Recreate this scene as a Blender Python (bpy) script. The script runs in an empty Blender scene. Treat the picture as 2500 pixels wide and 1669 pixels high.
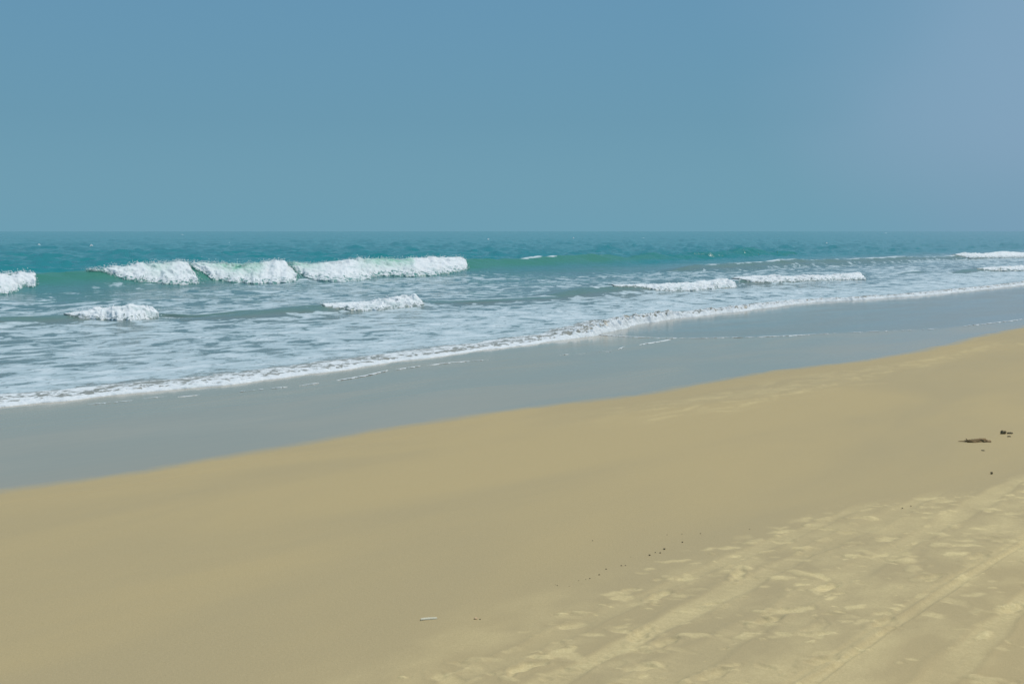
import bpy, math, random
import numpy as np
from mathutils import Vector

# world axes: X runs along the shore, Y runs out to sea, Z is up, sea level 0.
# ------------------------------------------------------------------ camera
SC = bpy.context.scene
COL = SC.collection
F = 2680.0                 # focal length in pixels of the 2500 px wide photograph
HC = 2.6                   # eye height above the sea
HORIZON = 564.5            # pixel row of the horizon
PHI = math.atan2(2400.0, F)          # angle between the view and the shore
FWD = np.array([math.cos(PHI), math.sin(PHI)])
RGT = np.array([math.sin(PHI), -math.cos(PHI)])
cam_d = bpy.data.cameras.new('camera')
cam_d.sensor_width = 36.0
cam_d.lens = 36.0 * F / 2500.0
cam_d.shift_y = -(834.5 - HORIZON) / 2500.0
cam_d.clip_start = 0.05
cam_d.clip_end = 80000.0
cam = bpy.data.objects.new('camera', cam_d)
COL.objects.link(cam)
cam.location = (0, 0, HC)
cam.rotation_euler = (math.pi / 2, 0, PHI - math.pi / 2)
SC.camera = cam

# ------------------------------------------------------------------ sky, sun, exposure
SUN_EL = math.radians(66)
SUN_AZ = PHI - math.radians(68)       # world angle from +X, counter-clockwise
SUN = Vector((math.cos(SUN_AZ) * math.cos(SUN_EL), math.sin(SUN_AZ) * math.cos(SUN_EL), math.sin(SUN_EL)))
SKY_STRENGTH = 0.10
world = bpy.data.worlds.new('World')
SC.world = world
world.use_nodes = True
wt = world.node_tree
wt.nodes.clear()
def wn(kind, **kw):
    n = wt.nodes.new(kind)
    for k, v in kw.items():
        setattr(n, k, v)
    return n
def wl(a, b):
    wt.links.new(a, b)
w_out = wn('ShaderNodeOutputWorld')
w_bg = wn('ShaderNodeBackground')
w_bg.inputs['Strength'].default_value = SKY_STRENGTH
w_sky = wn('ShaderNodeTexSky')
w_sky.sky_type = 'NISHITA'
w_sky.sun_disc = False
w_sky.sun_elevation = SUN_EL
w_sky.sun_rotation = math.atan2(SUN.x, SUN.y)
w_sky.air_density = 1.3
w_sky.dust_density = 2.0
w_sky.ozone_density = 2.0
w_tc = wn('ShaderNodeTexCoord')
w_sep = wn('ShaderNodeSeparateXYZ')
wl(w_tc.outputs['Generated'], w_sep.inputs[0])
# even sea haze that veils the whole sky
w_ramp = wn('ShaderNodeValToRGB')
w_ramp.color_ramp.elements[0].position = 0.0
w_ramp.color_ramp.elements[0].color = (0.158, 0.362, 0.478, 1)
w_ramp.color_ramp.elements[1].position = 1.0
w_ramp.color_ramp.elements[1].color = (0.12, 0.26, 0.43, 1)
e = w_ramp.color_ramp.elements.new(0.10); e.color = (0.130, 0.310, 0.438, 1)
e = w_ramp.color_ramp.elements.new(0.25); e.color = (0.121, 0.290, 0.450, 1)
wl(w_sep.outputs['Z'], w_ramp.inputs[0])
w_scale = wn('ShaderNodeVectorMath', operation='SCALE')
w_scale.inputs['Scale'].default_value = 1.0 / SKY_STRENGTH
wl(w_ramp.outputs[0], w_scale.inputs[0])
# thin high cloud, broad and soft
w_map = wn('ShaderNodeMapping')
w_map.inputs['Location'].default_value = (0.55, 0.3, 0.15)
w_map.inputs['Scale'].default_value = (1.0, 1.0, 1.6)
wl(w_tc.outputs['Generated'], w_map.inputs[0])
w_noise = wn('ShaderNodeTexNoise')
w_noise.inputs['Scale'].default_value = 3.0
w_noise.inputs['Detail'].default_value = 2.0
w_noise.inputs['Roughness'].default_value = 0.4
wl(w_map.outputs[0], w_noise.inputs['Vector'])
# glow of the haze on the side of the sun (to the right of the view)
w_dot = wn('ShaderNodeVectorMath', operation='DOT_PRODUCT')
wl(w_tc.outputs['Generated'], w_dot.inputs[0])
w_dot.inputs[1].default_value = (math.cos(SUN_AZ), math.sin(SUN_AZ), 0.25)
w_add = wn('ShaderNodeMath', operation='MULTIPLY_ADD')
wl(w_noise.outputs['Fac'], w_add.inputs[0])
w_add.inputs[1].default_value = 0.22
wl(w_dot.outputs['Value'], w_add.inputs[2])
w_glow = wn('ShaderNodeMapRange')
w_glow.interpolation_type = 'SMOOTHSTEP'
w_glow.inputs['From Min'].default_value = 0.69
w_glow.inputs['From Max'].default_value = 0.86
wl(w_add.outputs[0], w_glow.inputs['Value'])
w_cl = wn('ShaderNodeMix', data_type='RGBA')
w_cl.inputs['B'].default_value = (0.206 / SKY_STRENGTH, 0.358 / SKY_STRENGTH, 0.508 / SKY_STRENGTH, 1)
wl(w_glow.outputs[0], w_cl.inputs['Factor'])
wl(w_scale.outputs[0], w_cl.inputs['A'])
w_mix = wn('ShaderNodeMix', data_type='RGBA')
w_mix.inputs['Factor'].default_value = 0.93
wl(w_sky.outputs[0], w_mix.inputs['A'])
wl(w_cl.outputs['Result'], w_mix.inputs['B'])
wl(w_mix.outputs['Result'], w_bg.inputs['Color'])
wl(w_bg.outputs[0], w_out.inputs['Surface'])

sun_d = bpy.data.lights.new('sun', 'SUN')
sun_d.energy = 2.9
sun_d.angle = math.radians(1.5)
sun_d.color = (1.0, 0.955, 0.88)
sun_o = bpy.data.objects.new('sun', sun_d)
COL.objects.link(sun_o)
sun_o.location = (0, 0, 30)
sun_o.rotation_euler = SUN.to_track_quat('Z', 'Y').to_euler()

vs = SC.view_settings
vs.view_transform = 'Standard'
vs.look = 'None'
vs.exposure = 0.0
vs.gamma = 1.0
vs.use_curve_mapping = False
SC.cycles.use_denoising = True

# ------------------------------------------------------------------ noise
RNG = np.random.default_rng(7)
_perm = RNG.permutation(512).astype(np.int64)
_grad = RNG.normal(size=(512, 3))
_grad /= np.linalg.norm(_grad, axis=1)[:, None]
def perlin(x, y, z):
    x, y, z = np.broadcast_arrays(np.asarray(x, float), np.asarray(y, float), np.asarray(z, float))
    xi, yi, zi = np.floor(x).astype(np.int64), np.floor(y).astype(np.int64), np.floor(z).astype(np.int64)
    xf, yf, zf = x - xi, y - yi, z - zi
    u, v, w = [t * t * t * (t * (t * 6 - 15) + 10) for t in (xf, yf, zf)]
    out = 0.0
    for dx in (0, 1):
        wx = u if dx else 1 - u
        for dy in (0, 1):
            wy = v if dy else 1 - v
            for dz in (0, 1):
                wz = w if dz else 1 - w
                h = _perm[(_perm[(_perm[(xi + dx) & 511] + yi + dy) & 511] + zi + dz) & 511]
                g = _grad[h]
                out = out + wx * wy * wz * (g[..., 0] * (xf - dx) + g[..., 1] * (yf - dy) + g[..., 2] * (zf - dz))
    return out * 1.5
def fbm(x, y, z, octaves=4, gain=0.5):
    a, s, f = 1.0, 0.0, 1.0
    for _ in range(octaves):
        s = s + a * perlin(x * f, y * f, z * f + 7.3 * f)
        a *= gain
        f *= 2.03
    return s
def sstep(a, b, x):
    t = np.clip((np.asarray(x, float) - a) / (b - a), 0, 1)
    return t * t * (3 - 2 * t)

# ------------------------------------------------------------------ photograph pixels to directions
def ray(u, y):
    """horizontal direction per metre of depth and drop per metre of depth"""
    k = (u - 1250.0) / F
    return FWD + RGT * k, (y - HORIZON) / F
def on_level(u, y, z=0.0):
    d2, drop = ray(u, y)
    return d2 * ((HC - z) / drop)
def on_crest(u, y, t):
    """where the ray meets the upright plane Y = t"""
    d2, drop = ray(u, y)
    Y = t / d2[1]
    return np.array([d2[0] * Y, t, HC - drop * Y])

# ------------------------------------------------------------------ beach profile and water line
_tt = np.linspace(-400, 400, 16001)
_zz = np.interp(_tt, [-400, -60, -12, 0, 3.5, 9, 16.5, 20, 30, 60, 400],
                [3.2, 1.6, 0.95, 0.68, 0.55, 0.28, 0.03, -0.10, -0.5, -1.6, -8])
_k = np.hanning(61); _k /= _k.sum()
_zz = np.convolve(np.pad(_zz, 30, mode='edge'), _k, mode='valid')
def sand_z(t):
    return np.interp(t, _tt, _zz)
def on_sand(u, y):
    z = 0.4
    for _ in range(12):
        p = on_level(u, y, z)
        z = float(sand_z(p[1]))
    return np.array([p[0], p[1], z])

def curve_from(pts, conv):
    q = np.array([conv(u, y)[:2] for u, y in pts])
    o = np.argsort(q[:, 0])
    q = q[o]
    s = np.linspace(q[0, 0], q[-1, 0], 1200)
    t = np.interp(s, q[:, 0], q[:, 1])
    n = 25
    k = np.hanning(n); k /= k.sum()
    t = np.convolve(np.pad(t, n // 2, mode='edge'), k, mode='valid')
    return s, t
_ws, _wtl = curve_from([(0, 992), (210, 972), (430, 952), (640, 932), (835, 904), (981, 882), (1240, 847), (1376, 829),
                        (1440, 819), (1493, 806), (1552, 787), (1640, 772), (1787, 756), (1860, 747), (1957, 733),
                        (2104, 728), (2251, 720), (2397, 706), (2500, 695)], lambda u, y: on_level(u, y, 0.04))
def water_t(s):
    s = np.asarray(s, float)
    far = 16.9 + 0.5 * np.sin(s * 0.13) + 0.25 * np.sin(s * 0.31 + 1)
    base = np.interp(s, _ws, _wtl)
    w = sstep(_ws[0] - 6, _ws[0], s) * (1 - sstep(_ws[-1], _ws[-1] + 12, s))
    return base * w + far * (1 - w) + 0.06 * np.sin(s * 2.3) + 0.035 * np.sin(s * 5.1 + 2)
_es, _et = curve_from([(0, 1208), (160, 1190), (319, 1165), (480, 1137), (639, 1107), (800, 1083), (958, 1054), (1120, 1026), (1277, 1004),
                       (1440, 985), (1596, 966), (1680, 950), (1760, 934), (1916, 907), (2129, 883), (2230, 866), (2341, 841),
                       (2420, 820), (2500, 803)], on_sand)
def wet_t(s):
    s = np.asarray(s, float)
    far = 9.0 + 0.4 * np.sin(s * 0.21)
    base = np.interp(s, _es, _et)
    w = sstep(_es[0] - 4, _es[0], s) * (1 - sstep(_es[-1], _es[-1] + 8, s))
    return base * w + far * (1 - w)
_LINE = [(1449, 817), (1523, 822), (1611, 826), (1699, 826), (1860, 823), (2045, 814), (2207, 807), (2309, 802), (2427, 789), (2500, 780)]
_ls, _lt = curve_from(_LINE, on_sand)

# ------------------------------------------------------------------ meshes
def mesh_obj(name, verts, faces, mat, attrs=None, smooth=True, parent=None):
    verts = np.asarray(verts, np.float32)
    faces = np.asarray(faces, np.int32)
    me = bpy.data.meshes.new(name)
    nf, k = faces.shape
    me.vertices.add(len(verts))
    me.vertices.foreach_set('co', verts.ravel())
    me.loops.add(nf * k)
    me.loops.foreach_set('vertex_index', faces.ravel())
    me.polygons.add(nf)
    me.polygons.foreach_set('loop_start', np.arange(0, nf * k, k, dtype=np.int32))
    me.polygons.foreach_set('loop_total', np.full(nf, k, np.int32))
    me.polygons.foreach_set('use_smooth', np.full(nf, smooth, bool))
    for an, av in (attrs or {}).items():
        a = me.attributes.new(an, 'FLOAT', 'POINT')
        a.data.foreach_set('value', np.asarray(av, np.float32).ravel())
    me.update(calc_edges=True)
    me.validate()
    if mat:
        me.materials.append(mat)
    o = bpy.data.objects.new(name, me)
    COL.objects.link(o)
    if parent:
        o.parent = parent
        o.matrix_parent_inverse = parent.matrix_basis.inverted()
    return o
def grid_faces(nr, nc, wrap=False):
    i = np.arange(nr - 1)[:, None]
    j = np.arange(nc if wrap else nc - 1)[None, :]
    j2 = (j + 1) % nc
    a = i * nc + j; b = i * nc + j2; c = (i + 1) * nc + j2; d = (i + 1) * nc + j
    return np.stack([a, b, c, d], -1).reshape(-1, 4)
def compact(verts, faces, attrs):
    used = np.zeros(len(verts), bool); used[faces.ravel()] = True
    idx = np.cumsum(used) - 1
    return verts[used], idx[faces], {k: v[used] for k, v in attrs.items()}
def thing(o, label, cat, group=None):
    o['label'] = label; o['category'] = cat
    if group: o['group'] = group
    return o
def empty(name, loc):
    o = bpy.data.objects.new(name, None)
    o.empty_display_size = 0.2
    COL.objects.link(o)
    o.location = loc
    return o
def azimuths(step):
    dense = np.arange(math.degrees(PHI) - 34, math.degrees(PHI) + 34, step)
    coarse = np.arange(dense[-1] + 3, dense[0] + 360 - 1.5, 3.0)
    return np.radians(np.concatenate([dense, coarse]))
def radii(r0, r1, px):
    """ring radii that keep about px pixels of the 1024 px picture between rings"""
    f = F * 1024 / 2500
    d0, d1 = f * HC / r0, f * HC / r1
    n = max(2, int((d0 - d1) / px))
    return f * HC / np.linspace(d0, d1, n, endpoint=False)

# ------------------------------------------------------------------ materials
class Mat:
    def __init__(self, name):
        self.m = bpy.data.materials.new(name)
        self.m.use_nodes = True
        self.t = self.m.node_tree
        self.t.nodes.clear()
        self.out = self.t.nodes.new('ShaderNodeOutputMaterial')
    def n(self, kind, ins=None, **kw):
        nd = self.t.nodes.new(kind)
        for k, v in kw.items():
            setattr(nd, k, v)
        for k, v in (ins or {}).items():
            self.put(nd.inputs[k], v)
        return nd
    def put(self, sock, v):
        if isinstance(v, bpy.types.NodeSocket):
            self.t.links.new(v, sock)
        else:
            sock.default_value = v
    def attr(self, name):
        return self.n('ShaderNodeAttribute', attribute_name=name).outputs['Fac']
    def pos(self, scale=(1, 1, 1), loc=(0, 0, 0)):
        g = self.n('ShaderNodeNewGeometry')
        return self.n('ShaderNodeMapping', {'Vector': g.outputs['Position'], 'Scale': scale, 'Location': loc}).outputs[0]
    def noise(self, vec, scale, detail=3.0, rough=0.5, dist=0.0):
        return self.n('ShaderNodeTexNoise', {'Vector': vec, 'Scale': scale, 'Detail': detail, 'Roughness': rough, 'Distortion': dist}).outputs['Fac']
    def math(self, op, a, b=0.0, c=0.0, clamp=False):
        nd = self.n('ShaderNodeMath', operation=op, use_clamp=clamp)
        self.put(nd.inputs[0], a); self.put(nd.inputs[1], b); self.put(nd.inputs[2], c)
        return nd.outputs[0]
    def rng(self, v, a, b, c=0.0, d=1.0, smooth=True):
        nd = self.n('ShaderNodeMapRange', {'Value': v, 'From Min': a, 'From Max': b, 'To Min': c, 'To Max': d})
        nd.interpolation_type = 'SMOOTHSTEP' if smooth else 'LINEAR'
        return nd.outputs[0]
    def mix(self, f, a, b):
        nd = self.n('ShaderNodeMix', data_type='RGBA')
        self.put(nd.inputs['Factor'], f); self.put(nd.inputs['A'], a); self.put(nd.inputs['B'], b)
        return nd.outputs['Result']
    def fmix(self, f, a, b):
        nd = self.n('ShaderNodeMix', data_type='FLOAT')
        self.put(nd.inputs['Factor'], f); self.put(nd.inputs['A'], a); self.put(nd.inputs['B'], b)
        return nd.outputs['Result']
    def bump(self, h, strength, dist, normal=None):
        ins = {'Height': h, 'Strength': strength, 'Distance': dist}
        if normal is not None: ins['Normal'] = normal
        return self.n('ShaderNodeBump', ins).outputs[0]
    def bsdf(self, col, rough, normal=None, ior=1.45, spec=0.5, extra=None):
        ins = {'Base Color': col, 'Roughness': rough, 'IOR': ior, 'Specular IOR Level': spec}
        if normal is not None: ins['Normal'] = normal
        ins.update(extra or {})
        return self.n('ShaderNodeBsdfPrincipled', ins).outputs[0]
    def end(self, sh):
        self.t.links.new(sh, self.out.inputs['Surface'])
        return self.m
def c4(r, g, b):
    return (r, g, b, 1.0)

def sand_look(m, dry, wet=None, film=None):
    """damp to dry sand; wet and film bring in the shine of water standing between the grains"""
    p = m.pos()
    mott = m.noise(m.pos((0.35, 1.0, 1.0)), 0.45, 5, 0.5, 0.6)
    fine = m.noise(p, 60.0, 3, 0.6)
    grain = m.noise(p, 420.0, 2, 0.6)
    damp = m.mix(m.rng(mott, 0.32, 0.66), c4(0.404, 0.317, 0.171), c4(0.449, 0.344, 0.174))
    dryc = m.mix(m.rng(fine, 0.3, 0.7), c4(0.56, 0.445, 0.225), c4(0.66, 0.53, 0.28))
    col = m.mix(dry, damp, dryc)
    speck = m.noise(p, 130.0, 2, 0.7)
    gr = m.math('MULTIPLY', m.rng(grain, 0.25, 0.75, 0.90, 1.10, False), m.rng(speck, 0.25, 0.75, 0.93, 1.07, False))
    col = m.n('ShaderNodeVectorMath', {0: col, 'Scale': gr}, operation='SCALE').outputs[0]
    nrm = m.bump(m.math('ADD', m.math('MULTIPLY', grain, 0.35), fine), 0.5, 0.004)
    sand = m.bsdf(col, m.fmix(dry, 0.7, 0.95), nrm, spec=0.13)
    if wet is None:
        return sand
    soft = m.noise(m.pos((0.3, 0.8, 1.0)), 0.9, 4, 0.5, 0.4)
    wcol = m.mix(m.rng(soft, 0.3, 0.7), c4(0.335, 0.288, 0.195), c4(0.365, 0.305, 0.205))
    wcol = m.mix(film, wcol, c4(0.255, 0.24, 0.185))
    rp = m.noise(m.pos((0.6, 1.6, 1.0)), 3.0, 3, 0.5)
    wn_ = m.bump(rp, 0.10, 0.02)
    wn_ = m.bump(m.noise(p, 40.0, 2, 0.5), m.fmix(film, 0.05, 0.12), 0.004, wn_)
    shine = m.bsdf(wcol, m.rng(soft, 0.3, 0.7, 0.11, 0.18), wn_, ior=1.36, spec=0.5)
    return m.n('ShaderNodeMixShader', {0: wet, 1: sand, 2: shine}).outputs[0]

def sand_material():
    m = Mat('sand')
    return m.end(sand_look(m, m.attr('dry')))

def wet_material():
    m = Mat('wet_sand')
    e = m.attr('edge')          # metres seaward of the upper limit of the wet sand
    n1 = m.noise(m.pos((0.5, 1.0, 1.0)), 2.2, 5, 0.6, 0.5)
    e2 = m.math('MULTIPLY_ADD', m.math('SUBTRACT', n1, 0.5), 0.5, e)
    return m.end(sand_look(m, m.attr('dry'), m.rng(e2, -0.06, 0.40), m.attr('film')))

def water_material():
    m = Mat('sea_water')
    foam = m.attr('foam')       # how much of the surface the lace of foam covers
    tint = m.attr('tint')       # 0 shallow silty water, 1 open water
    green = m.attr('green')     # thin clear water of a rising wave
    front = m.attr('front')     # 1 right behind the leading edge of the swash
    p = m.pos()
    silt = m.mix(front, c4(0.165, 0.205, 0.19), c4(0.24, 0.225, 0.18))
    turq = c4(0.018, 0.205, 0.225)
    var = m.noise(m.pos((0.05, 0.09, 0.1)), 1.0, 3, 0.5)
    turq2 = m.mix(m.rng(var, 0.35, 0.65), turq, c4(0.024, 0.215, 0.23))
    col = m.mix(tint, silt, turq2)
    col = m.mix(green, col, c4(0.05, 0.215, 0.16))
    # ripples
    r1 = m.noise(m.pos((0.7, 1.5, 1.0)), 1.4, 5, 0.62, 0.3)
    r2 = m.noise(m.pos((0.6, 1.2, 1.0)), 7.0, 3, 0.55)
    nrm = m.bump(r1, m.fmix(tint, 0.35, 0.55), 0.22)
    nrm = m.bump(r2, 0.25, 0.03, nrm)
    water = m.bsdf(col, m.fmix(green, 0.10, 0.24), nrm, ior=1.333, spec=m.fmix(tint, 0.5, 0.22))
    # lace of foam: broad patches torn by finer holes
    big = m.noise(m.pos((0.75, 1.0, 1.0)), 1.75, 7, 0.56, 0.5)
    small = m.noise(m.pos((0.8, 1.2, 1.0), (3, 5, 0)), 4.6, 5, 0.62, 1.0)
    mid = m.noise(m.pos((0.7, 1.2, 1.0), (9, 2, 0)), 0.55, 3, 0.5, 0.4)
    big = m.fmix(0.22, big, mid)
    big = m.fmix(front, big, m.fmix(0.6, big, small))
    thr = m.rng(foam, 0.0, 1.0, 0.80, 0.265, False)
    dlt = m.math('SUBTRACT', big, thr)
    mask = m.rng(dlt, -0.02, 0.03)
    hole = m.rng(small, 0.36, 0.46, 0.25, 1.0)
    mask = m.math('MULTIPLY', mask, hole)
    thick = m.rng(dlt, 0.0, 0.22)
    mask = m.math('MULTIPLY', mask, m.fmix(thick, 0.74, 0.95))
    fcol = m.mix(thick, c4(0.45, 0.55, 0.58), c4(0.60, 0.665, 0.685))
    fn = m.bump(m.math('ADD', dlt, m.math('MULTIPLY', small, 0.2)), 0.4, 0.05)
    fsh = m.bsdf(fcol, 0.55, fn, ior=1.33, spec=0.4)
    return m.end(m.n('ShaderNodeMixShader', {0: mask, 1: water, 2: fsh}).outputs[0])

def foam_material(name, scale, soft, under=None):
    m = Mat(name)
    p = m.pos()
    thin = m.attr('thin')       # 1 where the foam is a thin curtain and the green water shows
    gap = m.attr('gap')         # 0 solid foam, 1 nothing left
    n1 = m.noise(p, 6.0, 6, 0.62)
    n2 = m.noise(p, 16.0, 4, 0.6)
    col = m.mix(m.rng(n2, 0.3, 0.7), c4(0.62, 0.66, 0.67), c4(0.75, 0.765, 0.765))
    veil = m.noise(m.pos((1.0, 1.0, 1.6)), 1.5, 6, 0.62, 0.4)
    col = m.mix(m.rng(veil, 0.46, 0.34, 0.0, 0.6 if soft else 0.15), col, c4(0.40, 0.50, 0.50))
    th = m.math('MULTIPLY', thin, m.rng(m.noise(m.pos((2.2, 0.6, 0.6)), 2.6, 5, 0.6), 0.38, 0.62, 1.0, 0.5))
    col = m.mix(th, col, c4(0.215, 0.45, 0.35))
    nrm = m.bump(m.math('ADD', n1, m.math('MULTIPLY', n2, 0.3)), 0.45, 0.09)
    ex = {'Subsurface Weight': 0.5, 'Subsurface Radius': (0.12, 0.13, 0.13), 'Subsurface Scale': 1.0} if soft else None
    sh = m.bsdf(col, 0.7, nrm, ior=1.33, spec=0.25, extra=ex)
    g1 = m.noise(p, scale, 6, 0.62, 0.5)
    wide = 0.035 if under else 0.008
    a = m.rng(m.math('SUBTRACT', g1, m.rng(gap, 0.0, 1.0, 0.12, 0.78, False)), -wide, wide)
    if under:                   # the water the foam rides on shows between the bubbles
        tr = m.bsdf(under, 0.34, m.bump(m.noise(m.pos((0.7, 1.5, 1.0)), 5.0, 4, 0.6), 0.35, 0.05), ior=1.333)
    else:
        tr = m.n('ShaderNodeBsdfTransparent').outputs[0]
    return m.end(m.n('ShaderNodeMixShader', {0: a, 1: tr, 2: sh}).outputs[0])

def plain_material(name, a, b, scale, rough=0.85):
    m = Mat(name)
    n = m.noise(m.pos(), scale, 4, 0.6)
    col = m.mix(m.rng(n, 0.35, 0.65), a, b)
    return m.end(m.bsdf(col, rough, m.bump(n, 0.4, 0.003), spec=0.3))

M_SAND = sand_material()
M_WET = wet_material()
M_WATER = water_material()
M_WHITE = foam_material('whitewater', 5.0, True, c4(0.085, 0.235, 0.205))
M_ROLL = foam_material('roller_foam', 7.0, True, c4(0.19, 0.245, 0.23))
M_FRONT = foam_material('swash_foam', 6.5, False, c4(0.28, 0.27, 0.225))
M_LACE = foam_material('foam_lace', 6.5, False)
M_WEED = plain_material('dried_weed', c4(0.19, 0.122, 0.055), c4(0.30, 0.20, 0.095), 120)
M_CLUMP = plain_material('dark_clump', c4(0.15, 0.115, 0.06), c4(0.24, 0.19, 0.108), 90)
M_BIT = plain_material('weed_bit', c4(0.17, 0.14, 0.078), c4(0.25, 0.205, 0.12), 200)
M_PALE = plain_material('pale_shell', c4(0.55, 0.50, 0.36), c4(0.66, 0.60, 0.44), 150, 0.5)
M_PEACH = plain_material('peach_shell', c4(0.55, 0.36, 0.20), c4(0.62, 0.43, 0.25), 150, 0.5)

# ------------------------------------------------------------------ sand
def stamps():
    """footprints, scuffs and wheel tracks on the dry upper sand, drawn in a plan of 1 cm cells"""
    s0, s1, t0, t1, c = -1.0, 26.0, -2.5, 9.5, 0.01
    ns, nt = int((s1 - s0) / c), int((t1 - t0) / c)
    dryness = np.zeros((ns, nt), np.float32)  # how dry, and so how pale, the disturbed sand is
    hgt = np.zeros((ns, nt), np.float32)
    rg = np.random.default_rng(21)
    def blob(s, t, ls, lt, ang, val, deep, bend=0.0):
        R = max(ls, lt) * 1.5 + 0.03
        i0, i1 = int((s - R - s0) / c), int((s + R - s0) / c)
        j0, j1 = int((t - R - t0) / c), int((t + R - t0) / c)
        if i0 < 0 or j0 < 0 or i1 >= ns or j1 >= nt: return
        S, T = np.meshgrid(s0 + np.arange(i0, i1) * c - s, t0 + np.arange(j0, j1) * c - t, indexing='ij')
        a = S * math.cos(ang) + T * math.sin(ang)
        b = -S * math.sin(ang) + T * math.cos(ang) - bend * (a / ls) ** 2 * ls
        q = np.sqrt((a / ls) ** 2 + (b / lt) ** 2)
        q = q + 0.22 * np.sin(a * 61 + s * 9) * np.cos(b * 53 + t * 7)
        v = (val * (1 - sstep(0.5, 1.15, q))).astype(np.float32)
        dryness[i0:i1, j0:j1] = np.maximum(dryness[i0:i1, j0:j1], v)
        hgt[i0:i1, j0:j1] += (deep * (np.exp(-(q / 0.8) ** 2) - 0.6 * np.exp(-((q - 1.15) / 0.28) ** 2))).astype(np.float32)
    # trails of footprints
    for tr in range(62):
        s = rg.uniform(0, 24); t = rg.uniform(-2.0, 3.9)
        head = rg.choice([0, math.pi]) + rg.normal() * 0.35
        side = 1
        for k in range(rg.integers(3, 11)):
            ps = s - math.sin(head) * 0.09 * side; pt = t + math.cos(head) * 0.09 * side
            if pt < 3.8 + 0.15 * math.sin(ps * 1.1):
                v = rg.uniform(0.55, 1.0)
                ln = rg.uniform(0.10, 0.14)
                blob(ps, pt, ln, 0.042, head + 0.15 * side, v, -0.010, rg.normal() * 0.12)
                if rg.random() < 0.6:
                    blob(ps - math.cos(head) * ln * 1.2, pt - math.sin(head) * ln * 1.2, 0.05, 0.04, head, v * 0.9, 0.004)
            s += math.cos(head) * 0.62 + rg.normal() * 0.05; t += math.sin(head) * 0.62 + rg.normal() * 0.04
            head += rg.normal() * 0.06; side = -side
    # scuffs and crumbs
    for _ in range(4200):
        s = rg.uniform(-0.5, 25); t = 3.9 - abs(rg.normal()) * 1.9
        ls = rg.uniform(0.012, 0.032) if rg.random() < 0.55 else rg.uniform(0.03, 0.085)
        ang = rg.normal() * 0.5 - (math.pi / 2 - PHI)
        blob(s, t + 0.15 * math.sin(s * 1.1), ls * rg.uniform(1.0, 1.7), ls * rg.uniform(0.4, 0.8), ang, rg.uniform(0.3, 1.0), rg.uniform(-0.006, 0.006), rg.normal() * 0.2)
    # pale streaks just above the wet sand
    for _ in range(170):
        s = rg.uniform(11, 23); t = rg.normal() * 0.36 + 7.9 - 0.028 * (s - 10)
        blob(s, t, rg.uniform(0.12, 0.45), rg.uniform(0.03, 0.08), rg.normal() * 0.35 - 0.35, rg.uniform(0.10, 0.38), 0.002, rg.normal() * 0.1)
    for _ in range(80):
        s = rg.uniform(12, 22); t = 7.15 + 0.02 * (s - 10) + rg.normal() * 0.06
        blob(s, t, rg.uniform(0.10, 0.30), rg.uniform(0.025, 0.06), rg.normal() * 0.3 - 0.1, rg.uniform(0.15, 0.5), 0.002, rg.normal() * 0.1)
    # wheel tracks run along the beach
    S = s0 + np.arange(ns) * c
    T = t0 + np.arange(nt) * c
    for tc, w, v, d in ((3.10, 0.075, 0.62, 0.005), (3.40, 0.06, 0.40, 0.004), (2.76, 0.085, 0.52, 0.005), (2.16, 0.028, 0.95, 0.008),
                        (2.23, 0.02, 0.5, 0.004), (1.80, 0.07, 0.55, 0.006), (1.25, 0.09, 0.6, 0.006), (0.3, 0.09, 0.6, 0.006)):
        tc = tc * 1.04
        line = tc + 0.03 * np.sin(S * 0.55 + tc * 5) + 0.012 * np.sin(S * 1.9 + tc)
        wob = w * (1 + 0.22 * np.sin(S * 3.1 + tc * 9) + 0.12 * np.sin(S * 11 + tc))
        q = np.abs(T[None, :] - line[:, None]) / wob[:, None]
        fade = 0.72 + 0.28 * np.sin(S * 0.9 + tc * 11)
        tread = 1 + 0.10 * np.sin(S[:, None] * 2 * math.pi / 0.07 + T[None, :] * 30)
        dryness[:] = np.maximum(dryness, (v * fade[:, None] * tread * (1 - sstep(0.75, 1.15, q))).astype(np.float32))
        hgt[:] += (-d * np.exp(-(q / 0.9) ** 4) + 0.5 * d * np.exp(-((q - 1.25) / 0.25) ** 2)).astype(np.float32)
    def look(a, s, t):
        x = np.clip((s - s0) / c, 0, ns - 1.001); y = np.clip((t - t0) / c, 0, nt - 1.001)
        i, j = x.astype(int), y.astype(int)
        fx, fy = x - i, y - j
        v = a[i, j] * (1 - fx) * (1 - fy) + a[i + 1, j] * fx * (1 - fy) + a[i, j + 1] * (1 - fx) * fy + a[i + 1, j + 1] * fx * fy
        inside = (s > s0) & (s < s1 - c) & (t > t0) & (t < t1 - c)
        return np.where(inside, v, 0)
    return lambda s, t: (look(dryness, s, t), look(hgt, s, t))
STAMP = stamps()

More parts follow.
